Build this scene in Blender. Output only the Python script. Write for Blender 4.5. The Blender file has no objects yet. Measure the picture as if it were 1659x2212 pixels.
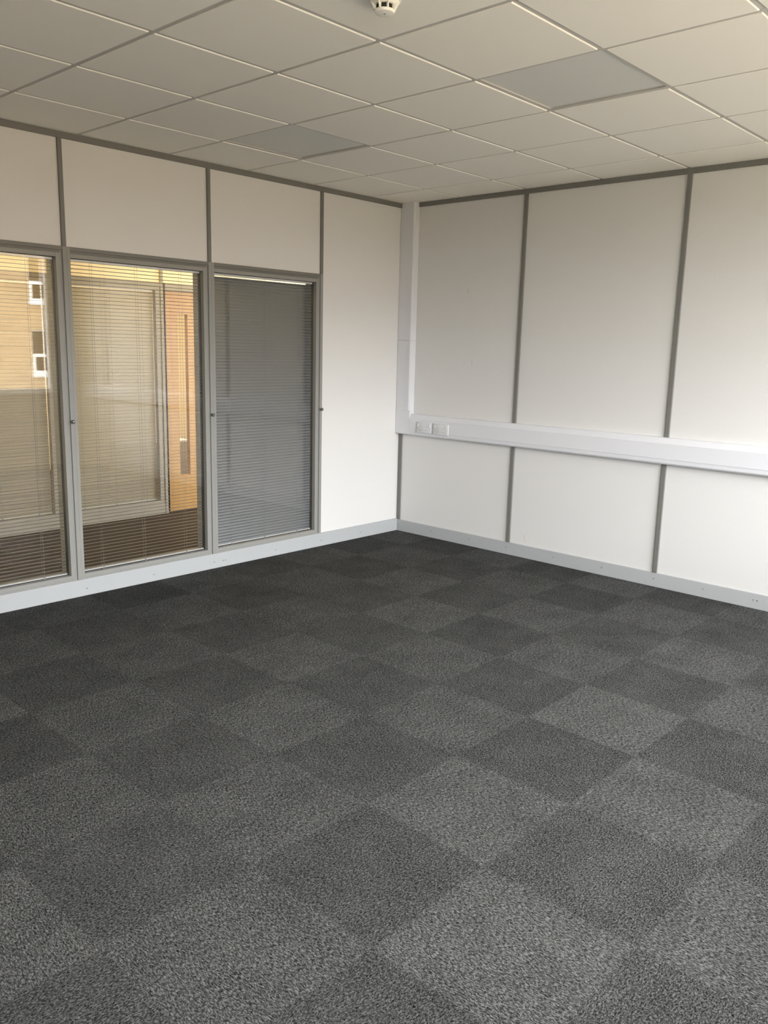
import bpy, bmesh, math, random
from mathutils import Vector, Matrix, Euler
random.seed(4)
scn = bpy.context.scene
col = scn.collection
H = 2.692            # ceiling height, room corner at the origin, room is x<0, y<0

# ------------------------------------------------------------------ helpers
def new_bm(): return bmesh.new()

def box(bm, x0, x1, y0, y1, z0, z1, bev=0.0, seg=1):
    x0, x1 = sorted((x0, x1)); y0, y1 = sorted((y0, y1)); z0, z1 = sorted((z0, z1))
    vs = [bm.verts.new((x, y, z)) for x in (x0, x1) for y in (y0, y1) for z in (z0, z1)]
    fs = [(0,1,3,2),(4,6,7,5),(0,4,5,1),(2,3,7,6),(0,2,6,4),(1,5,7,3)]
    faces = [bm.faces.new([vs[i] for i in f]) for f in fs]
    if bev > 0:
        edges = list({e for f in faces for e in f.edges})
        bmesh.ops.bevel(bm, geom=edges, offset=bev, segments=seg, profile=0.5, affect='EDGES')
    return faces

def prism(bm, pts, axis, a0, a1):
    """closed 2D outline swept along an axis; pts are (u, v)"""
    def P(u, v, a):
        return {'x': (a, u, v), 'y': (u, a, v), 'z': (u, v, a)}[axis]
    A = [bm.verts.new(P(u, v, a0)) for u, v in pts]
    B = [bm.verts.new(P(u, v, a1)) for u, v in pts]
    n = len(pts)
    for i in range(n):
        bm.faces.new((A[i], A[(i+1) % n], B[(i+1) % n], B[i]))
    bm.faces.new(A[::-1]); bm.faces.new(B)

def lathe(bm, prof, cx, cy, cz, axis='z', n=32, cap=True):
    rings = []
    for r, h in prof:
        ring = []
        for k in range(n):
            a = 2*math.pi*k/n
            u, v = r*math.cos(a), r*math.sin(a)
            p = {'z': (cx+u, cy+v, cz+h), 'y': (cx+u, cy+h, cz+v), 'x': (cx+h, cy+u, cz+v)}[axis]
            ring.append(bm.verts.new(p))
        rings.append(ring)
    for a, b in zip(rings, rings[1:]):
        for k in range(n):
            bm.faces.new((a[k], a[(k+1) % n], b[(k+1) % n], b[k]))
    if cap:
        bm.faces.new(rings[0]); bm.faces.new(rings[-1])

def tube(bm, pts, r, n=10):
    rings = []
    for i, p in enumerate(pts):
        p = Vector(p)
        d = (Vector(pts[min(i+1, len(pts)-1)]) - Vector(pts[max(i-1, 0)])).normalized()
        up = Vector((0, 0, 1)) if abs(d.z) < 0.9 else Vector((1, 0, 0))
        s = d.cross(up).normalized(); t = s.cross(d)
        rings.append([bm.verts.new(p + s*(r*math.cos(2*math.pi*k/n)) + t*(r*math.sin(2*math.pi*k/n))) for k in range(n)])
    for a, b in zip(rings, rings[1:]):
        for k in range(n):
            bm.faces.new((a[k], a[(k+1) % n], b[(k+1) % n], b[k]))
    bm.faces.new(rings[0]); bm.faces.new(rings[-1])

def obj(name, bm, mats, parent=None, smooth=False, origin=None):
    bmesh.ops.recalc_face_normals(bm, faces=bm.faces[:])
    me = bpy.data.meshes.new(name)
    bm.to_mesh(me); bm.free()
    for m in (mats if isinstance(mats, (list, tuple)) else [mats]): me.materials.append(m)
    if smooth:
        for p in me.polygons: p.use_smooth = True
        try: me.set_sharp_from_angle(angle=math.radians(35))
        except Exception: pass
    o = bpy.data.objects.new(name, me); col.objects.link(o)
    if parent is not None:
        o.parent = parent
        me.transform(Matrix.Translation(-parent.location))
    elif origin is not None:
        me.transform(Matrix.Translation(-Vector(origin))); o.location = origin
    return o

def thing(name, label, cat, loc=(0, 0, 0), group=None):
    o = bpy.data.objects.new(name, None); col.objects.link(o)
    o.empty_display_size = 0.05
    o.location = loc; o['label'] = label; o['category'] = cat
    if group: o['group'] = group
    return o

def struct(name, bm, mats, parent=None, smooth=False):
    o = obj(name, bm, mats, parent, smooth)
    o['kind'] = 'structure'
    return o

def tag(o, label, cat, group=None):
    o['label'] = label; o['category'] = cat
    if group: o['group'] = group
    return o

# ------------------------------------------------------------------ materials
def mat(name):
    m = bpy.data.materials.new(name); m.use_nodes = True
    nt = m.node_tree
    return m, nt, nt.nodes['Principled BSDF']

def simple(name, rgb, rough=0.5, metal=0.0, spec=0.5, noise=0.0, nscale=40.0, bump=0.0, bscale=300.0):
    m, nt, b = mat(name)
    b.inputs['Roughness'].default_value = rough
    b.inputs['Metallic'].default_value = metal
    b.inputs['Specular IOR Level'].default_value = spec
    tc = nt.nodes.new('ShaderNodeTexCoord')
    n = nt.nodes.new('ShaderNodeTexNoise'); n.inputs['Scale'].default_value = nscale
    n.inputs['Detail'].default_value = 3
    nt.links.new(tc.outputs['Object'], n.inputs['Vector'])
    mr = nt.nodes.new('ShaderNodeMapRange')
    mr.inputs['To Min'].default_value = 1-noise; mr.inputs['To Max'].default_value = 1+noise
    nt.links.new(n.outputs['Fac'], mr.inputs['Value'])
    hs = nt.nodes.new('ShaderNodeHueSaturation'); hs.inputs['Color'].default_value = (*rgb, 1)
    nt.links.new(mr.outputs['Result'], hs.inputs['Value'])
    nt.links.new(hs.outputs['Color'], b.inputs['Base Color'])
    if bump > 0:
        n2 = nt.nodes.new('ShaderNodeTexNoise'); n2.inputs['Scale'].default_value = bscale
        nt.links.new(tc.outputs['Object'], n2.inputs['Vector'])
        bp = nt.nodes.new('ShaderNodeBump'); bp.inputs['Strength'].default_value = bump
        bp.inputs['Distance'].default_value = 0.001
        nt.links.new(n2.outputs['Fac'], bp.inputs['Height'])
        nt.links.new(bp.outputs['Normal'], b.inputs['Normal'])
    return m

def glass_mat(name, f0=0.045, tint=(1, 1, 1)):
    """thin clear window glass: straight transmission plus mirror reflection by angle"""
    m = bpy.data.materials.new(name); m.use_nodes = True
    nt = m.node_tree; nt.nodes.clear()
    out = nt.nodes.new('ShaderNodeOutputMaterial')
    tr = nt.nodes.new('ShaderNodeBsdfTransparent'); tr.inputs['Color'].default_value = (*tint, 1)
    gl = nt.nodes.new('ShaderNodeBsdfGlossy'); gl.inputs['Roughness'].default_value = 0.0
    geo = nt.nodes.new('ShaderNodeNewGeometry')
    dot = nt.nodes.new('ShaderNodeVectorMath'); dot.operation = 'DOT_PRODUCT'
    nt.links.new(geo.outputs['Normal'], dot.inputs[0]); nt.links.new(geo.outputs['Incoming'], dot.inputs[1])
    def M(op, a, b=None):
        n = nt.nodes.new('ShaderNodeMath'); n.operation = op
        for i, v in enumerate((a, b)):
            if v is None: continue
            if isinstance(v, (int, float)): n.inputs[i].default_value = v
            else: nt.links.new(v, n.inputs[i])
        return n.outputs[0]
    c = M('ABSOLUTE', dot.outputs['Value'])
    k = M('POWER', M('SUBTRACT', 1.0, c), 5.0)
    fac = M('ADD', M('MULTIPLY', k, 1-f0), f0)
    mx = nt.nodes.new('ShaderNodeMixShader')
    nt.links.new(fac, mx.inputs[0]); nt.links.new(tr.outputs[0], mx.inputs[1]); nt.links.new(gl.outputs[0], mx.inputs[2])
    nt.links.new(mx.outputs[0], out.inputs['Surface'])
    return m

def carpet_mat():
    m, nt, b = mat('carpet tiles')
    b.inputs['Roughness'].default_value = 0.95
    b.inputs['Specular IOR Level'].default_value = 0.0
    L = nt.links
    tc = nt.nodes.new('ShaderNodeTexCoord')
    mp = nt.nodes.new('ShaderNodeMapping'); mp.inputs['Location'].default_value = (0.375, 0.41, 0)
    L.new(tc.outputs['Object'], mp.inputs['Vector'])
    # slightly ragged tile joints
    wob = nt.nodes.new('ShaderNodeTexNoise'); wob.inputs['Scale'].default_value = 90
    L.new(mp.outputs['Vector'], wob.inputs['Vector'])
    sub = nt.nodes.new('ShaderNodeVectorMath'); sub.operation = 'SUBTRACT'; sub.inputs[1].default_value = (.5, .5, .5)
    L.new(wob.outputs['Color'], sub.inputs[0])
    sc = nt.nodes.new('ShaderNodeVectorMath'); sc.operation = 'SCALE'; sc.inputs['Scale'].default_value = 0.028
    L.new(sub.outputs[0], sc.inputs[0])
    ad = nt.nodes.new('ShaderNodeVectorMath'); ad.operation = 'ADD'
    L.new(mp.outputs['Vector'], ad.inputs[0]); L.new(sc.outputs[0], ad.inputs[1])
    sep = nt.nodes.new('ShaderNodeSeparateXYZ'); L.new(ad.outputs[0], sep.inputs[0])
    def M(op, a, c=None):
        n = nt.nodes.new('ShaderNodeMath'); n.operation = op
        for i, v in enumerate((a, c)):
            if v is None: continue
            if isinstance(v, (int, float)): n.inputs[i].default_value = v
            else: L.new(v, n.inputs[i])
        return n.outputs[0]
    ix = M('FLOOR', M('MULTIPLY', sep.outputs['X'], 2.0))
    iy = M('FLOOR', M('MULTIPLY', sep.outputs['Y'], 2.0))
    par = M('FLOORED_MODULO', M('ADD', ix, iy), 2.0)       # 1 = dark tile
    if True:
        cmb = nt.nodes.new('ShaderNodeCombineXYZ'); L.new(ix, cmb.inputs[0]); L.new(iy, cmb.inputs[1])
        wn = nt.nodes.new('ShaderNodeTexWhiteNoise'); L.new(cmb.outputs[0], wn.inputs['Vector'])
    # pile: flecks stretched along x in light tiles, along y in the quarter-turned dark tiles
    def fleck(scale, seed):
        mp2 = nt.nodes.new('ShaderNodeMapping'); mp2.inputs['Scale'].default_value = scale
        mp2.inputs['Location'].default_value = (seed, seed*2, 0)
        L.new(tc.outputs['Object'], mp2.inputs['Vector'])
        n = nt.nodes.new('ShaderNodeTexNoise'); n.inputs['Scale'].default_value = 1.0
        n.inputs['Detail'].default_value = 5.0; n.inputs['Roughness'].default_value = 0.85; n.inputs['Distortion'].default_value = 0.6
        L.new(mp2.outputs[0], n.inputs['Vector'])
        return n.outputs['Fac']
    fa = fleck((260, 95, 90), 3.1); fb = fleck((130, 230, 90), 7.7)
    mixf = nt.nodes.new('ShaderNodeMix'); mixf.data_type = 'FLOAT'
    L.new(par, mixf.inputs[0]); L.new(fa, mixf.inputs[2]); L.new(fb, mixf.inputs[3])
    big = nt.nodes.new('ShaderNodeTexNoise'); big.inputs['Scale'].default_value = 5; L.new(tc.outputs['Object'], big.inputs['Vector'])
    v = M('ADD', M('MULTIPLY', M('SUBTRACT', mixf.outputs[0], 0.5), 5.0), 0.5)
    v = M('ADD', v, M('MULTIPLY', M('SUBTRACT', big.outputs['Fac'], 0.5), 0.25))
    ramp = nt.nodes.new('ShaderNodeValToRGB')
    e = ramp.color_ramp.elements
    e[0].position = 0.0; e[0].color = (0.007, 0.0072, 0.007, 1)
    e[1].position = 1.0; e[1].color = (0.152, 0.152, 0.145, 1)
    e2 = ramp.color_ramp.elements.new(0.5); e2.color = (0.0405, 0.041, 0.0394, 1)
    L.new(v, ramp.inputs[0])
    dark = M('SUBTRACT', 1.0, M('MULTIPLY', par, 0.195))
    dark = M('MULTIPLY', dark, M('ADD', 0.94, M('MULTIPLY', wn.outputs['Value'], 0.12)))
    mul = nt.nodes.new('ShaderNodeVectorMath'); mul.operation = 'SCALE'
    L.new(ramp.outputs['Color'], mul.inputs[0]); L.new(dark, mul.inputs['Scale'])
    L.new(mul.outputs[0], b.inputs['Base Color'])
    return m

def wood_mat():
    m, nt, b = mat('beech veneer'); L = nt.links
    b.inputs['Roughness'].default_value = 0.4
    tc = nt.nodes.new('ShaderNodeTexCoord')
    mp = nt.nodes.new('ShaderNodeMapping'); mp.inputs['Scale'].default_value = (30, 30, 1.5)
    L.new(tc.outputs['Object'], mp.inputs[0])
    n = nt.nodes.new('ShaderNodeTexNoise'); n.inputs['Scale'].default_value = 1; n.inputs['Detail'].default_value = 4
    L.new(mp.outputs[0], n.inputs[0])
    r = nt.nodes.new('ShaderNodeValToRGB')
    r.color_ramp.elements[0].position = 0.3; r.color_ramp.elements[0].color = (0.35, 0.195, 0.055, 1)
    r.color_ramp.elements[1].position = 0.7; r.color_ramp.elements[1].color = (0.43, 0.25, 0.075, 1)
    L.new(n.outputs['Fac'], r.inputs[0]); L.new(r.outputs[0], b.inputs['Base Color'])
    return m

def brick_mat():
    m, nt, b = mat('buff brick'); L = nt.links
    b.inputs['Roughness'].default_value = 0.9
    tc = nt.nodes.new('ShaderNodeTexCoord')
    sp = nt.nodes.new('ShaderNodeSeparateXYZ'); L.new(tc.outputs['Object'], sp.inputs[0])
    cb = nt.nodes.new('ShaderNodeCombineXYZ'); L.new(sp.outputs['X'], cb.inputs[0]); L.new(sp.outputs['Z'], cb.inputs[1])
    br = nt.nodes.new('ShaderNodeTexBrick')
    br.inputs['Scale'].default_value = 1.0
    br.inputs['Brick Width'].default_value = 0.45; br.inputs['Row Height'].default_value = 0.15
    br.inputs['Mortar Size'].default_value = 0.012
    br.inputs['Color1'].default_value = (0.55, 0.38, 0.20, 1)
    br.inputs['Color2'].default_value = (0.42, 0.28, 0.14, 1)
    br.inputs['Mortar'].default_value = (0.42, 0.36, 0.27, 1)
    L.new(cb.outputs[0], br.inputs['Vector']); L.new(br.outputs['Color'], b.inputs['Base Color'])
    return m

M_PANEL = simple('white vinyl wall panel', (0.61, 0.60, 0.58), 0.55, 0, 0.3, 0.012, 60, 0.08, 500)
M_TRIM = simple('grey anodised trim and shaded strip', (0.155, 0.152, 0.138), 0.5, 0.0, 0.4, 0.02, 50)  # also the shaded copy of the frame metal, on upper strips and transoms
M_FRAME = simple('grey window frame and lit strip', (0.24, 0.238, 0.22), 0.5, 0.0, 0.4, 0.015, 50)  # also the lit copy of the strip metal, on the lower cover strips
M_CFRAME = simple('beige corridor frame', (0.29, 0.27, 0.225), 0.5, 0, 0.4, 0.015, 50)
M_SKIRT = simple('silver skirting', (0.36, 0.37, 0.372), 0.5, 0.0, 0.4, 0.015, 30)
M_GASKET = simple('dark rubber gasket', (0.03, 0.03, 0.028), 0.6)
M_TILE = simple('ceiling tile', (0.86, 0.835, 0.77), 0.9, 0, 0.1, 0.02, 400, 0.15, 700)
M_GRID = simple('ceiling grid', (0.50, 0.485, 0.45), 0.5, 0, 0.4, 0.01, 50)
M_DIFF = simple('unlit light diffuser', (0.63, 0.635, 0.60), 0.35, 0, 0.5, 0.01, 20)
M_PVC = simple('white pvc trunking', (0.60, 0.60, 0.617), 0.35, 0, 0.45, 0.006, 30)
M_SOCK = simple('white socket plastic', (0.57, 0.57, 0.57), 0.3, 0, 0.5, 0.005, 30)
M_HOLE = simple('dark pin hole', (0.06, 0.06, 0.06), 0.8)
M_SLAT = simple('grey aluminium slat', (0.275, 0.29, 0.305), 0.38, 0.85, 0.5, 0.01, 50)
M_CREAM = simple('cream slat', (0.50, 0.46, 0.35), 0.5, 0, 0.4, 0.01, 50)
M_CORD = simple('blind cord', (0.20, 0.20, 0.19), 0.8)
M_RAIL = simple('blind rail', (0.62, 0.63, 0.62), 0.35, 0.3)
M_KNOB = simple('satin steel knob', (0.20, 0.195, 0.18), 0.35, 0.6)
M_CHROME = simple('chrome lever', (0.75, 0.73, 0.70), 0.15, 1.0)
M_SLOT = simple('black slot', (0.012, 0.012, 0.012), 0.8)
M_DET = simple('cream detector plastic', (0.82, 0.80, 0.72), 0.4, 0, 0.5, 0.005, 30)
M_UPVC = simple('white window frame', (0.85, 0.85, 0.85), 0.35)
M_CORWALL = simple('cream corridor wall', (0.86, 0.77, 0.56), 0.6, 0, 0.3, 0.01, 50)
M_CORFL = simple('brown corridor carpet', (0.045, 0.033, 0.02), 0.95, 0, 0.1, 0.15, 300)
M_CAB = simple('pale blue grey', (0.50, 0.53, 0.60), 0.5)
M_ASPH = simple('paving', (0.36, 0.32, 0.25), 0.9, 0, 0.2, 0.1, 3)
M_SCUFF = simple('scuff', (0.42, 0.38, 0.32), 0.7)
M_SCREW = simple('screw head', (0.22, 0.22, 0.21), 0.5, 0.5)
M_DKGLASS = simple('dark window glass', (0.03, 0.035, 0.04), 0.05, 0, 0.5)
M_GLASS = glass_mat('partition glass', 0.041)
M_GLASSO = glass_mat('clear window glass', 0.03)
M_CARPET = carpet_mat(); M_WOOD = wood_mat(); M_BRICK = brick_mat()

# ------------------------------------------------------------------ shell of the room
XL, YB = -6.7, -5.36          # far side wall and window wall
bm = new_bm(); box(bm, XL-0.1, 0.1, YB-0.25, 0.1, -0.25, 0.0)
struct('floor', bm, M_CARPET)

XM = [-3.917, -2.917, -1.920, -0.921]        # mullion centres on the glazed wall
Z0, Z1 = 0.106, 2.073                        # glazed opening
bm = new_bm()                                # glazed partition wall: panel pieces
for a, b_ in zip(XM, XM[1:]):
    box(bm, a+0.006, b_-0.006, 0.0, 0.1, Z1-0.004, H+0.04)      # panels over the windows
    box(bm, a+0.006, b_-0.006, 0.0, 0.1, -0.0, Z0-0.004)        # below them
box(bm, XM[-1]+0.006, 0.1, 0.0, 0.1, 0, H+0.04)
box(bm, XL-0.1, XM[0]-0.006, 0.0, 0.1, 0, H+0.04)
struct('wall_left', bm, M_PANEL)

YP = [-1.1655, -2.364, -3.563, -4.762]       # posts on the right wall
bm = new_bm()
edges = [0.0] + YP + [YB]
for a, b_ in zip(edges, edges[1:]):
    box(bm, 0.0, 0.1, b_+0.001, a-0.001, 0, H+0.04)
wr = struct('wall_right', bm, M_PANEL)
# hairline scuffs on the right wall panels
def scuff(pts):
    b = new_bm(); tube(b, pts, 0.0011, 6); obj('scuff_mark', b, M_SCUFF, wr)
scuff([(-0.0004, -0.665, 2.010), (-0.0004, -0.668, 1.99), (-0.0004, -0.667, 1.972)])
scuff([(-0.0004, -0.734, 1.468), (-0.0004, -0.738, 1.45), (-0.0004, -0.737, 1.432)])
scuff([(-0.0004, -1.304, 0.185), (-0.0004, -1.308, 0.15), (-0.0004, -1.322, 0.118)])

WX0, WX1, WZ0, WZ1 = -5.9, -0.36, 0.885, 2.60    # outside window opening
bm = new_bm()
box(bm, XL-0.1, WX0, YB-0.25, YB, 0, H+0.04)
box(bm, WX1, 0.1, YB-0.25, YB, 0, H+0.04)
box(bm, WX0, WX1, YB-0.25, YB, 0, WZ0)
box(bm, WX0, WX1, YB-0.25, YB, WZ1, H+0.04)
struct('wall_back', bm, M_PANEL)
bm = new_bm(); box(bm, XL-0.1, XL, YB, 0.0, 0, H+0.04)
struct('wall_side', bm, M_PANEL)

# ceiling: tegular tiles dropped below an exposed grid
GX = [-(0.404+0.6*k) for k in range(0, 11)]
GY = [-(0.551+0.6*k) for k in range(0, 8)]
lights_at = [(-1.904, -2.651), (-1.904, -0.851)]
bm = new_bm()
xs = [0.0] + GX + [XL]; ys = [0.0] + GY + [YB]
for i in range(len(xs)-1):
    for j in range(len(ys)-1):
        x1, x0 = xs[i], xs[i+1]; y1, y0 = ys[j], ys[j+1]
        if x1-x0 < 0.05 or y1-y0 < 0.05: continue
        cx, cy = (x0+x1)/2, (y0+y1)/2
        if any(abs(cx-a) < 0.1 and abs(cy-b_) < 0.1 for a, b_ in lights_at): continue
        g = 0.0125
        xa = x0 + g; xb = x1 - (g if i else 0); ya = y0 + g; yb = y1 - (g if j else 0)
        zf = H - 0.0045; c = 0.002
        # lower face with a small chamfer, then the side up to the grid
        lo = [(xa+c, ya+c), (xb-c, ya+c), (xb-c, yb-c), (xa+c, yb-c)]
        hi = [(xa, ya), (xb, ya), (xb, yb), (xa, yb)]
        v0 = [bm.verts.new((x, y, zf)) for x, y in lo]
        v1 = [bm.verts.new((x, y, zf+c)) for x, y in hi]
        v2 = [bm.verts.new((x, y, H+0.006)) for x, y in hi]
        bm.faces.new(v0); bm.faces.new(v2)
        for k in range(4):
            n = (k+1) % 4
            bm.faces.new((v0[k], v0[n], v1[n], v1[k])); bm.faces.new((v1[k], v1[n], v2[n], v2[k]))
box(bm, XL-0.1, 0.1, YB-0.25, 0.1, H+0.04, H+0.16)
ceil = struct('ceiling', bm, M_TILE)
bm = new_bm()
for x in GX:
    box(bm, x-0.012, x+0.012, YB, 0, H, H+0.003); box(bm, x-0.0015, x+0.0015, YB, 0, H+0.003, H+0.035)
for y in GY:
    box(bm, XL, 0, y-0.012, y+0.012, H+0.0004, H+0.0034); box(bm, XL, 0, y-0.0015, y+0.0015, H+0.003, H+0.035)
struct('ceiling_grid', bm, M_GRID, ceil)

# unlit square light panels lying in the grid
for (lx, ly), lab in zip(lights_at, (
        'pale grey-green unlit square light panel in the ceiling, larger and nearer of the two',
        'dull grey unlit square light panel in the ceiling near the glazed wall')):
    t = thing('ceiling_light', lab, 'ceiling light', (lx, ly, H+0.004), 'unlit square panels in the ceiling')
    b = new_bm()
    w = 0.2965
    for s in (-1, 1):
        box(b, lx+s*w, lx+s*(w-0.007), ly-w, ly+w, H+0.0042, H+0.020)
        box(b, lx-w+0.007, lx+w-0.007, ly+s*w, ly+s*(w-0.007), H+0.0042, H+0.020)
    obj('frame', b, M_GRID, t)
    b = new_bm(); box(b, lx-w+0.006, lx+w-0.006, ly-w+0.006, ly+w-0.006, H+0.0065, H+0.012)
    obj('diffuser', b, M_DIFF, t)

# ------------------------------------------------------------------ trims and skirting
TZ = 2.653
bm = new_bm(); box(bm, XL, 0, -0.012, 0.0, TZ, H-0.0052)
struct('trim_1', bm, M_TRIM)
bm = new_bm(); box(bm, -0.012, 0, YB, -0.158, TZ, H-0.0052)
struct('trim_2', bm, M_TRIM)
n = 3
for x in XM:                                           # cover strips of the glazed wall: one metal, shade above and light below put into colour
    bm = new_bm(); box(bm, x-0.0125, x+0.0125, -0.014, 0.06, Z1, TZ, 0.0015)
    struct('trim_%d' % n, bm, M_TRIM); n += 1
    bm = new_bm(); box(bm, x-0.0125, x+0.0125, -0.014, 0.06, Z0, Z1-0.0005, 0.0015)
    struct('trim_%d' % n, bm, M_FRAME); n += 1
for y in YP:                                           # posts of the right wall
    bm = new_bm()
    box(bm, -0.014, 0.0, y-0.0145, y+0.0145, 0.098, TZ, 0.0012)
    struct('trim_%d' % n, bm, M_TRIM); n += 1
bm = new_bm(); box(bm, -0.010, 0.0, -0.040, -0.002, 0.098, 0.845, 0.001)   # corner post
struct('trim_%d' % n, bm, M_TRIM); n += 1

def screw(parent, p, axis):
    b = new_bm(); lathe(b, [(0.0045, 0.0), (0.0045, -0.0012), (0.002, -0.002)], *p, axis=axis, n=12)
    obj('screw', b, M_SCREW, parent)
bm = new_bm(); box(bm, XL, 0, -0.010, 0.0, 0.0, 0.106, 0.0015)
bl = struct('baseboard_left', bm, M_SKIRT)
for x in (-2.875, -2.403, -1.92, -1.845, -1.825, -1.365, -0.9, -0.46):
    screw(bl, (x, -0.0098, 0.045), 'y')
bm = new_bm(); box(bm, -0.010, 0, YB, 0, 0.0, 0.098, 0.0015)
br_ = struct('baseboard_right', bm, M_SKIRT)
for y in (-0.03, -0.395, -0.79, -1.15, -1.575, -1.97, -2.36, -2.70, -3.02, -3.045):
    screw(br_, (-0.0098, y, 0.055), 'x')

# ------------------------------------------------------------------ glazed partition windows
def window(idx, a, b_):
    """a, b_: centres of the cover strips either side"""
    xa, xb = a+0.0125, b_-0.0125
    z0, z1 = Z0, Z1
    root = bpy.data.objects.new('window_%d' % idx, None); col.objects.link(root)
    root.location = ((a+b_)/2, 0.0, z0); root['kind'] = 'structure'; root.empty_display_size = 0.1
    ya, yb = 0.0, 0.1
    # outer frame
    bm = new_bm()
    box(bm, xa, xa+0.0202, ya-0.0135, yb+0.002, z0, z1, 0.001)
    box(bm, xb-0.013, xb, ya-0.002, yb+0.002, z0, z1)
    box(bm, xa+0.0202, xb-0.013, ya-0.002, yb+0.002, z0, z0+0.010)
    obj('frame', bm, M_FRAME, root)
    bm = new_bm()
    box(bm, xa+0.0203, xb-0.0131, ya-0.002, yb+0.002, z1-0.036, z1)
    box(bm, xa+0.0203, xb, ya-0.012, ya-0.0021, z1-0.021, z1, 0.001)
    obj('transom', bm, M_TRIM, root)  # same metal as the frame, header shade put into its darker colour
    # inner sash (gx0..gx1, gz0..gz1 is the glass opening)
    gx0, gx1, gz0, gz1 = xa+0.0203, xb-0.040, z0+0.035, z1-0.061
    bm = new_bm()
    sx0, sx1, sz0, sz1 = xa+0.0203, xb-0.0145, z0+0.0102, z1-0.0370
    for (p, q) in ((-0.010, 0.024), (0.056, 0.110)):
        box(bm, gx1, sx1, p, q, sz0, sz1, 0.001)
        box(bm, gx0, gx1, p, q, sz0, gz0, 0.001)
        box(bm, gx0, gx1, p, q, gz1, sz1, 0.001)
    obj('sash', bm, M_FRAME, root)
    bm = new_bm()                                        # dark gasket round the cavity
    for s in (0.0245,):
        box(bm, gx1+0.001, sx1-0.002, s, 0.0555, sz0, sz1)
        box(bm, gx0, gx1, s, 0.0555, sz0, gz0-0.001)
        box(bm, gx0, gx1, s, 0.0555, gz1+0.001, sz1)
    obj('gasket', bm, M_GASKET, root)
    for y in (0.014, 0.062):
        bm = new_bm(); box(bm, gx0-0.0, gx1+0.0, y, y+0.004, gz0, gz1)
        obj('glass', bm, M_GLASS, root)
    # blind control knob on the right-hand strip
    kx, kz = b_-0.008, 1.078
    bm = new_bm()
    lathe(bm, [(0.0, -0.0475), (0.0064, -0.0465), (0.0106, -0.042), (0.0118, -0.036), (0.0106, -0.031), (0.0065, -0.0270),
               (0.0042, -0.025), (0.0042, -0.017), (0.0085, -0.0165), (0.0085, -0.0138)], kx, 0.0, kz, 'y', 20, cap=False)
    k = obj('knob', bm, M_KNOB, root, smooth=True); k['label'] = 'round satin metal knob on the frame'
    return gx0, gx1, gz0, gz1

def slat(bm, x0, x1, y, z, w, ang, sag, t=0.0004, n=4):
    """one slightly crowned slat, w wide, turned by ang about its long axis"""
    pts_t, pts_b = [], []
    ca, sa = math.cos(ang), math.sin(ang)
    for i in range(n+1):
        u = (i/n-0.5)*w; v = sag*(1-(2*i/n-1)**2)
        for lst, off in ((pts_t, t/2), (pts_b, -t/2)):
            vv = v+off
            lst.append((y+u*ca-vv*sa, z+u*sa+vv*ca))
    prism(bm, pts_t + pts_b[::-1], 'x', x0, x1)

def blind(x0, x1, zb, zt, yc, ang, label, offs, m_slat, pitch=0.0215, w=0.0245, sag=0.0008, group=None):
    t = thing('venetian_blind', label, 'blind', ((x0+x1)/2, yc, zb), group)
    bm = new_bm(); box(bm, x0, x1, yc-0.012, yc+0.012, zt-0.013, zt, 0.001)
    obj('head_rail', bm, M_RAIL, t)
    bm = new_bm()
    span = zt-0.031-(zb+0.0195); ns = round(span/pitch)
    for k in range(ns+1):
        slat(bm, x0+0.004, x1-0.004, yc, zt-0.031-span*k/ns, w, ang, sag, n=6)
    s = obj('slats', bm, m_slat, t, smooth=True)
    bm = new_bm(); box(bm, x0+0.003, x1-0.003, yc-0.011, yc+0.011, zb+0.002, zb+0.009, 0.001)
    obj('bottom_rail', bm, M_RAIL, t)
    for o in offs:
        bm = new_bm()
        for yy in (yc-0.0135, yc+0.0135):
            box(bm, x0+o-0.0005, x0+o+0.0005, yy-0.0005, yy+0.0005, zb+0.005, zt-0.006)
        box(bm, x0+o-0.0045, x0+o+0.0045, yc-0.0135, yc-0.0115, zb-0.003, zb+0.010)
        obj('ladder_cord', bm, M_CORD, t)
    return t

blind_labels = (
    'open grey venetian blind in the leftmost window, cut off by the picture edge',
    'open grey venetian blind in the middle window, wooden corridor door visible behind it',
    'closed grey venetian blind filling the window beside the white corner panel')
for i in range(3):
    g = window(i+1, XM[i], XM[i+1])
    closed = (i == 2)
    blind(g[0]+0.002, g[1]-(0.006 if closed else 0.002), g[2]+0.001, g[3]-0.0015, 0.040,
          math.radians(61) if closed else math.radians(-4.5 if i == 1 else -2.5),
          blind_labels[i], (0.147, 0.447, 0.763), M_SLAT, w=0.0252 if closed else 0.0245, sag=0.0021 if closed else 0.0008,
          group='venetian blinds in the glazed wall')

# ------------------------------------------------------------------ cable trunking with sockets
t = thing('cable_trunking', 'white plastic cable trunking running along the right wall and up the corner', 'trunking', (0, -1.5, 0.84))
zt0, zt1 = 0.842, 1.017
def run(y0, y1, grow=0.0):
    e = grow
    return [(-0.0005, zt0-e), (-0.042-e, zt0-e), (-0.050-e, zt0+0.010), (-0.052-e, zt0+0.036), (-0.0545-e, zt0+0.037),
            (-0.0545-e, zt1-0.038), (-0.052-e, zt1-0.037), (-0.034-e, zt1-0.004), (-0.026-e, zt1+e), (-0.0005, zt1+e)]
bm = new_bm(); prism(bm, run(0, 0), 'y', YB, -0.236)
obj('dado_run', bm, M_PVC, t)
bm = new_bm()                                               # corner bend: elbow joining run and riser
prism(bm, run(0, 0, 0.0008), 'y', -0.2365, -0.155)
prism(bm, [(-0.0005, zt0-0.0008), (-0.040, zt0-0.0008), (-0.0528, zt0+0.008), (-0.0528, 1.04), (-0.0005, 1.04)], 'y', -0.1555, -0.002)
obj('corner_bend', bm, M_PVC, t)
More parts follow.
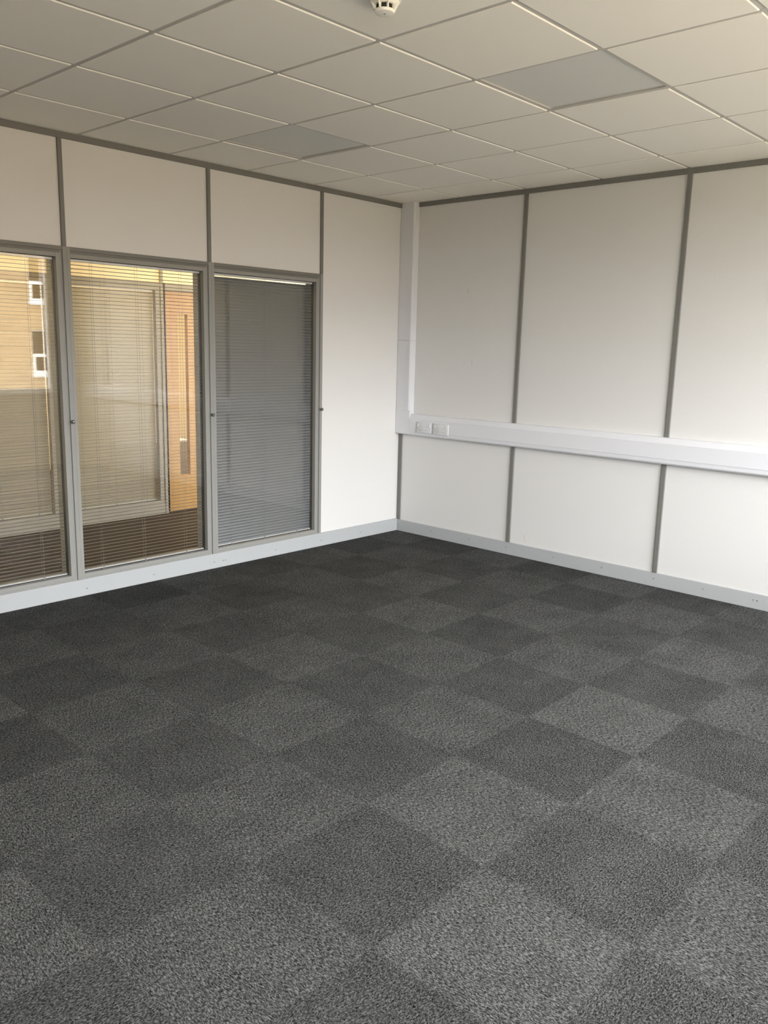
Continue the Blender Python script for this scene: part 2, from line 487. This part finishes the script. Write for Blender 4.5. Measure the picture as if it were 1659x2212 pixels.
bm = new_bm()                                               # riser, chamfered towards the room
def riser(z0, z1, e):
    prism(bm, [(-0.0005, -0.002), (-0.050-e, -0.002), (-0.052-e, -0.004), (-0.052-e, -0.113), (-0.0545-e, -0.115), (-0.0545-e, -0.140), (-0.046, -0.152-e), (-0.0005, -0.155-e)], 'z', z0, z1)
riser(1.0405, 1.612, 0.0); riser(1.6135, H-0.0048, 0.0)
obj('riser', bm, M_PVC, t)

def double_socket(yc, zc, label):
    t = thing('double_socket', label, 'socket', (-0.0545, yc, zc), 'double sockets on the trunking')
    hw, hh = 0.0775, 0.0435
    bm = new_bm(); box(bm, -0.066, -0.0545, yc-hw, yc+hw, zc-hh, zc+hh, 0.0022, 2)
    obj('faceplate', bm, M_SOCK, t, smooth=True)
    for s in (1, -1):
        bm = new_bm(); box(bm, -0.0695, -0.0655, yc+s*0.060-0.006, yc+s*0.060+0.006, zc+0.008, zc+0.030, 0.001)
        obj('rocker_switch', bm, M_SOCK, t)
        cy = yc+s*0.031
        bm = new_bm(); box(bm, -0.0664, -0.0655, cy-0.0018, cy+0.0018, zc+0.003, zc+0.010)
        obj('pin_hole', bm, M_HOLE, t)
        for q in (-1, 1):
            bm = new_bm(); box(bm, -0.0664, -0.0655, cy+q*0.011-0.0028, cy+q*0.011+0.0028, zc-0.021, zc-0.0168)
            obj('pin_hole', bm, M_HOLE, t)
        bm = new_bm(); lathe(bm, [(0.003, 0.0), (0.003, -0.0009), (0.0015, -0.0012)], -0.0657, yc+s*0.060, zc-0.004, 'x', 12)
        obj('plate_screw', bm, M_SCREW, t)
double_socket(-0.325, 0.916, 'white double socket on the trunking, the one nearer the room corner')
double_socket(-0.500, 0.914, 'white double socket on the trunking, the right one, farther from the corner')

# ------------------------------------------------------------------ smoke detector
dx, dy = -3.088, -2.638
zf = H-0.0045
t = thing('smoke_detector', 'cream round smoke detector with dark slots on the ceiling', 'smoke detector', (dx, dy, zf))
bm = new_bm()
lathe(bm, [(0.050, 0.0), (0.054, -0.002), (0.054, -0.010), (0.051, -0.0125), (0.030, -0.013)], dx, dy, zf, n=48)
obj('base', bm, M_DET, t, smooth=True)
bm = new_bm()
lathe(bm, [(0.050, -0.013), (0.0485, -0.016), (0.0395, -0.0225), (0.0385, -0.0235), (0.028, -0.024)], dx, dy, zf, n=48)
obj('body', bm, M_DET, t, smooth=True)
bm = new_bm(); lathe(bm, [(0.0300, -0.022), (0.0300, -0.0395)], dx, dy, zf, n=32)
obj('sensing_chamber', bm, M_SLOT, t, smooth=True)
bm = new_bm()
lathe(bm, [(0.024, -0.0382), (0.0345, -0.0382), (0.0345, -0.0415), (0.0315, -0.0465), (0.027, -0.0478), (0.004, -0.0482)], dx, dy, zf, n=48)
obj('cap', bm, M_DET, t, smooth=True)
for k in range(8):
    a = 2*math.pi*(k+0.35)/8
    bm = new_bm()
    box(bm, 0.0292, 0.0358, -0.0032, 0.0032, -0.0392, -0.0228)
    prism(bm, [(0.0358, -0.0390), (0.0358, -0.0225), (0.047, -0.0160), (0.0475, -0.0152), (0.0368, -0.0390)], 'y', -0.0012, 0.0012)
    bmesh.ops.rotate(bm, verts=bm.verts[:], cent=(0, 0, 0), matrix=Matrix.Rotation(a, 3, 'Z'))
    bmesh.ops.translate(bm, verts=bm.verts[:], vec=(dx, dy, zf))
    obj('rib', bm, M_DET, t)
bm = new_bm(); lathe(bm, [(0.0035, -0.0481), (0.0035, -0.0489)], dx, dy, zf, n=16)
obj('indicator_light', bm, M_SCREW, t)

# ------------------------------------------------------------------ corridor behind the glazing
CY = 1.88
bm = new_bm(); box(bm, -9.0, 4.0, 0.1, CY+0.1, -0.25, 0.0)
struct('floor_corridor', bm, M_CORFL)
bm = new_bm(); box(bm, -9.0, 4.0, 0.1, CY+0.1, H, H+0.16)
struct('ceiling_corridor', bm, M_TILE)
CXM = [-3.088, -2.088, -1.088]
DX0, DX1 = -1.055, -0.145                        # door leaf
bm = new_bm()
box(bm, -9.0, CXM[0], CY, CY+0.1, 0, H)
box(bm, CXM[0], DX1+0.04, CY, CY+0.1, 2.061, H)
box(bm, DX1+0.04, 4.0, CY, CY+0.1, 0, H)
box(bm, CXM[0], CXM[-1]-0.0, CY, CY+0.1, 0, 0.10)
box(bm, -9.1, -9.0, 0.1, CY, 0, H)
box(bm, 4.0, 4.1, 0.1, CY, 0, H)
struct('wall_corridor', bm, M_CORWALL)
bm = new_bm(); box(bm, -9.0, CXM[-1]+0.02, CY-0.010, CY, 0, 0.104)
struct('baseboard_corridor', bm, M_CFRAME)
for k, (a, b_) in enumerate(zip(CXM, CXM[1:])):
    root = bpy.data.objects.new('window_%d' % (k+5), None); col.objects.link(root)
    root.location = ((a+b_)/2, CY, 0.104); root['kind'] = 'structure'; root.empty_display_size = 0.1
    bm = new_bm()
    box(bm, a-0.014, a+0.014, CY-0.014, CY+0.04, 0.104, 2.061)
    box(bm, a+0.014, a+0.060, CY-0.006, CY+0.04, 0.104, 2.040)
    box(bm, b_-0.062, b_-0.014, CY-0.006, CY+0.04, 0.104, 2.040)
    box(bm, a+0.06, b_-0.062, CY-0.006, CY+0.04, 0.104, 0.128)
    box(bm, a+0.06, b_-0.062, CY-0.006, CY+0.04, 1.997, 2.040)
    box(bm, a+0.014, b_-0.014, CY-0.014, CY+0.04, 2.030, 2.061)
    if k == 1: box(bm, b_-0.014, b_+0.030, CY-0.014, CY+0.04, 0.0, 2.061)
    obj('frame', bm, M_CFRAME, root)
    bm = new_bm(); box(bm, a+0.06, b_-0.062, CY+0.010, CY+0.014, 0.128, 1.997)
    obj('glass', bm, M_GLASS, root)
    blind(a+0.064, b_-0.066, 0.130, 1.996, CY+0.034, math.radians(-64),
          ('closed cream blind across the corridor, seen through the leftmost window',
           'closed cream blind across the corridor, beside the wooden door')[k],
          (0.15, 0.45, 0.75), M_CREAM, group='closed blinds across the corridor')
# cover strips above
for k, x in enumerate(CXM):
    bm = new_bm(); box(bm, x-0.014, x+0.014, CY-0.012, CY, 2.061, H)
    struct('trim_%d' % n, bm, M_CFRAME); n += 1

# door
root = bpy.data.objects.new('door_1', None); col.objects.link(root)
root.location = ((DX0+DX1)/2, CY, 0); root['kind'] = 'structure'; root.empty_display_size = 0.1
bm = new_bm()
box(bm, DX0-0.003, DX0-0.020, CY-0.014, CY+0.1, 0, 2.061)
box(bm, DX1+0.003, DX1+0.040, CY-0.014, CY+0.1, 0, 2.061)
box(bm, DX0-0.003, DX1+0.003, CY-0.014, CY+0.1, 2.000, 2.061)
obj('door_frame', bm, M_CFRAME, root)
VX0, VX1, VZ0, VZ1 = -0.925, -0.817, 0.335, 1.800
yl0, yl1 = CY+0.006, CY+0.050
bm = new_bm()
box(bm, DX0, VX0, yl0, yl1, 0.012, 1.995); box(bm, VX1, DX1, yl0, yl1, 0.012, 1.995)
box(bm, VX0, VX1, yl0, yl1, 0.012, VZ0); box(bm, VX0, VX1, yl0, yl1, VZ1, 1.995)
leaf = obj('door_leaf', bm, M_WOOD, root)
bm = new_bm()
for (a, b_, c, d) in ((VX0-0.008, VX0, VZ0-0.008, VZ1+0.008), (VX1, VX1+0.008, VZ0-0.008, VZ1+0.008), (VX0, VX1, VZ0-0.008, VZ0), (VX0, VX1, VZ1, VZ1+0.008)):
    box(bm, a, b_, CY-0.002, CY+0.006, c, d)
obj('glazing_bead', bm, M_WOOD, leaf)
bm = new_bm(); box(bm, VX0, VX1, CY+0.022, CY+0.028, VZ0, VZ1)
obj('glass', bm, M_GLASS, leaf)
bm = new_bm()
lathe(bm, [(0.026, 0.006), (0.026, -0.002), (0.022, -0.004), (0.010, -0.005), (0.010, -0.045)], -1.020, CY, 1.045, 'y', 24)
tube(bm, [(-1.020, CY-0.045, 1.045), (-1.005, CY-0.050, 1.045), (-0.95, CY-0.050, 1.046), (-0.905, CY-0.048, 1.046)], 0.009, 12)
h = obj('handle', bm, M_CHROME, leaf, smooth=True); h['label'] = 'chrome lever handle'
bm = new_bm()
lathe(bm, [(0.026, 0.006), (0.026, -0.002), (0.022, -0.004)], -1.020, CY, 0.975, 'y', 24)
box(bm, -1.024, -1.016, CY-0.0045, CY-0.003, 0.962, 0.988)
obj('lock_escutcheon', bm, M_CHROME, leaf, smooth=True)

# room beyond the corridor wall, seen through the strip of glass in the door
bm = new_bm(); box(bm, -4.5, 1.5, CY+0.1, 5.0, -0.25, 0.0)
struct('floor_beyond', bm, M_CORFL)
bm = new_bm(); box(bm, -4.5, 1.5, CY+0.1, 5.0, H, H+0.16)
struct('ceiling_beyond', bm, M_TILE)
bm = new_bm()
box(bm, -4.5, 1.5, 5.0, 5.1, 0, H); box(bm, -4.6, -4.5, CY+0.1, 5.0, 0, H); box(bm, 1.5, 1.6, CY+0.1, 5.0, 0, H)
struct('wall_beyond', bm, M_CORWALL)
cab = thing('low_cabinet', 'pale grey low cabinet glimpsed through the bottom of the door glass strip', 'cabinet', (-0.7, 2.7, 0))
bm = new_bm(); box(bm, -1.05, -0.35, 2.55, 2.95, 0.0, 0.57, 0.002)
obj('body', bm, M_CAB, cab)
for x0, x1 in ((-1.048, -0.704), (-0.696, -0.352)):
    bm = new_bm(); box(bm, x0, x1, 2.532, 2.5495, 0.03, 0.565, 0.002)
    obj('cabinet_door', bm, M_CAB, cab)

# ------------------------------------------------------------------ outside window in the back wall
root = bpy.data.objects.new('window_4', None); col.objects.link(root)
root.location = ((WX0+WX1)/2, YB-0.1, WZ0); root['kind'] = 'structure'; root.empty_display_size = 0.1
bm = new_bm()
y0, y1 = YB-0.13, YB-0.06
box(bm, WX0, WX0+0.06, y0, y1, WZ0, WZ1); box(bm, WX1-0.06, WX1, y0, y1, WZ0, WZ1)
box(bm, WX0+0.06, WX1-0.06, y0, y1, WZ0, WZ0+0.06); box(bm, WX0+0.06, WX1-0.06, y0, y1, WZ1-0.06, WZ1)
mull = [WX1-0.06-1.36*k for k in (1, 2, 3)]
for x in mull: box(bm, x-0.035, x+0.035, y0, y1, WZ0+0.06, WZ1-0.06)
obj('frame', bm, M_UPVC, root)
xx = [WX0+0.06] + sorted(mull) + [WX1-0.06]
for a, b_ in zip(xx, xx[1:]):
    p = a if a == WX0+0.06 else a+0.035; q = b_ if b_ == WX1-0.06 else b_-0.035
    bm = new_bm(); box(bm, p, q, YB-0.098, YB-0.092, WZ0+0.06, WZ1-0.06)
    obj('glass', bm, M_GLASSO, root)
bm = new_bm(); box(bm, WX0-0.03, WX1+0.03, YB-0.06, YB+0.03, WZ0, WZ0+0.022, 0.003)
obj('sill', bm, M_UPVC, root)

# brick building over the road (seen mirrored in the leftmost window)
BYF = -26.0
bld = thing('brick_building', 'buff brick building with white framed windows mirrored in the leftmost glass', 'building', (8, BYF, -3.2))
wins = [(8.83+dx_, zz) for dx_ in (-9.6, -6.4, -3.2, 0.0, 3.2) for zz in (-2.47, 0.14, 2.75)]
WW, WH = 1.1, 1.72
bm = new_bm()
xs_ = sorted({w[0] for w in wins}); zs_ = sorted({w[1] for w in wins})
px = -8.0
for x in xs_ + [None]:
    x1 = x if x is not None else 20.0
    box(bm, px, x1, BYF-6, BYF, -3.2, 4.75)
    if x is not None:
        pz = -3.2
        for z in zs_ + [None]:
            z1 = z if z is not None else 4.75
            box(bm, x, x+WW, BYF-6, BYF, pz, z1)
            if z is not None:
                pz = z+WH
        px = x+WW
obj('brick_wall', bm, M_BRICK, bld)
bm = new_bm(); box(bm, -8.2, 20.2, BYF-6.2, BYF+0.2, 4.75, 4.95)
obj('parapet', bm, M_UPVC, bld)
for (x, z) in wins:
    f = new_bm(); ya, yb = BYF-0.16, BYF-0.06
    box(f, x, x+0.045, ya, yb, z+0.80, z+WH); box(f, x+WW-0.045, x+WW, ya, yb, z+0.80, z+WH)
    box(f, x+0.045, x+WW-0.045, ya, yb, z+WH-0.05, z+WH)
    box(f, x, x+0.13, ya, yb+0.03, z+0.12, z+0.86); box(f, x+WW-0.13, x+WW, ya, yb+0.03, z+0.12, z+0.86)
    box(f, x+0.13, x+WW-0.13, ya, yb+0.03, z+0.74, z+0.86); box(f, x+0.13, x+WW-0.13, ya, yb+0.03, z+0.12, z+0.24)
    box(f, x-0.05, x+WW+0.05, ya, BYF+0.06, z-0.0, z+0.12)
    fr = obj('window', f, M_UPVC, bld)
    g = new_bm(); box(g, x+0.02, x+WW-0.02, ya+0.02, ya+0.05, z+0.02, z+WH-0.02)
    obj('pane', g, M_DKGLASS, fr)
bm = new_bm(); box(bm, -60, 60, -80, YB-0.25, -3.5, -3.2)
struct('ground', bm, M_ASPH)

# ------------------------------------------------------------------ light
w = bpy.data.worlds.new('overcast sky'); scn.world = w; w.use_nodes = True
nt = w.node_tree; bg = nt.nodes['Background']
tc = nt.nodes.new('ShaderNodeTexCoord'); sp = nt.nodes.new('ShaderNodeSeparateXYZ')
nt.links.new(tc.outputs['Generated'], sp.inputs[0])
rp = nt.nodes.new('ShaderNodeValToRGB')
rp.color_ramp.elements[0].position = 0.0; rp.color_ramp.elements[0].color = (0.42, 0.375, 0.295, 1)
rp.color_ramp.elements[1].position = 1.0; rp.color_ramp.elements[1].color = (1.7, 1.74, 1.80, 1)
e = rp.color_ramp.elements.new(0.49); e.color = (0.42, 0.375, 0.295, 1)
e = rp.color_ramp.elements.new(0.51); e.color = (0.80, 0.81, 0.83, 1)
mr = nt.nodes.new('ShaderNodeMapRange'); mr.inputs['From Min'].default_value = -1; mr.inputs['From Max'].default_value = 1
nt.links.new(sp.outputs['Z'], mr.inputs['Value']); nt.links.new(mr.outputs['Result'], rp.inputs[0])
# brighter cloud low in the sky opposite the window wall
dt = nt.nodes.new('ShaderNodeVectorMath'); dt.operation = 'DOT_PRODUCT'
gd = Vector((-0.30, -0.90, 0.30)).normalized(); dt.inputs[1].default_value = gd
nt.links.new(tc.outputs['Generated'], dt.inputs[0])
def WM(op, a, b_):
    q = nt.nodes.new('ShaderNodeMath'); q.operation = op
    for i, v in enumerate((a, b_)):
        if isinstance(v, (int, float)): q.inputs[i].default_value = v
        else: nt.links.new(v, q.inputs[i])
    return q.outputs[0]
glow = WM('POWER', WM('MAXIMUM', dt.outputs['Value'], 0.0), 5.0)
up = WM('GREATER_THAN', sp.outputs['Z'], 0.0)
stren = WM('MULTIPLY', WM('ADD', WM('MULTIPLY', WM('MULTIPLY', glow, up), 2.25), 1.0), 9.4)
nt.links.new(rp.outputs['Color'], bg.inputs['Color'])
nt.links.new(stren, bg.inputs['Strength'])

def light(name, kind, loc, rot, energy, color=(1, 1, 1), **kw):
    d = bpy.data.lights.new(name, kind); d.energy = energy; d.color = color
    for k, v in kw.items(): setattr(d, k, v)
    o = bpy.data.objects.new(name, d); col.objects.link(o); o.location = loc; o.rotation_euler = rot
    return o
p = light('window_daylight_portal', 'AREA', ((WX0+WX1)/2, YB-0.14, (WZ0+WZ1)/2), (math.radians(90), 0, 0), 1.0,
          shape='RECTANGLE', size=WX1-WX0, size_y=WZ1-WZ0)
p.rotation_euler = (math.radians(90), 0, 0)
p.data.cycles.is_portal = True
light('corridor_lamp', 'AREA', (-3.6, 0.95, H-0.02), (0, 0, 0), 14.5, (1.0, 0.67, 0.175), shape='RECTANGLE', size=0.6, size_y=0.6)
light('corridor_lamp', 'AREA', (-1.2, 0.95, H-0.02), (0, 0, 0), 15.5, (1.0, 0.67, 0.175), shape='RECTANGLE', size=0.6, size_y=0.6)
light('room_beyond_lamp', 'AREA', (-1.0, 3.4, H-0.02), (0, 0, 0), 140, (1.0, 0.84, 0.60), shape='RECTANGLE', size=0.6, size_y=0.6)
light('sun', 'SUN', (0, 0, 10), (math.radians(-48), 0, math.radians(-12)), 8.0, (1.0, 0.90, 0.74), angle=0.05)

# ------------------------------------------------------------------ camera
cd = bpy.data.cameras.new('camera'); cam = bpy.data.objects.new('camera', cd); col.objects.link(cam)
f_px, a, b_, c = 1805.7644, -0.8265, 1.3759, 0.0246
cam.matrix_world = Matrix.Translation((-5.2989, -4.7274, 1.5553)) @ (Matrix.Rotation(a, 4, 'Z') @ Matrix.Rotation(b_, 4, 'X') @ Matrix.Rotation(c, 4, 'Z'))
cd.sensor_fit = 'VERTICAL'; cd.sensor_height = 24.0; cd.lens = 24.0*f_px/2212
cd.clip_start = 0.05; cd.clip_end = 300
scn.camera = cam

# ------------------------------------------------------------------ view and cycles settings
vs = scn.view_settings
vs.view_transform = 'Standard'; vs.look = 'None'; vs.exposure = 0.0; vs.gamma = 1.0; vs.use_curve_mapping = False
cy = scn.cycles
cy.transparent_max_bounces = 32; cy.max_bounces = 16; cy.diffuse_bounces = 8; cy.glossy_bounces = 6
cy.use_denoising = True; cy.denoising_prefilter = 'NONE'
cy.caustics_reflective = False; cy.caustics_refractive = False
cy.sample_clamp_indirect = 10.0
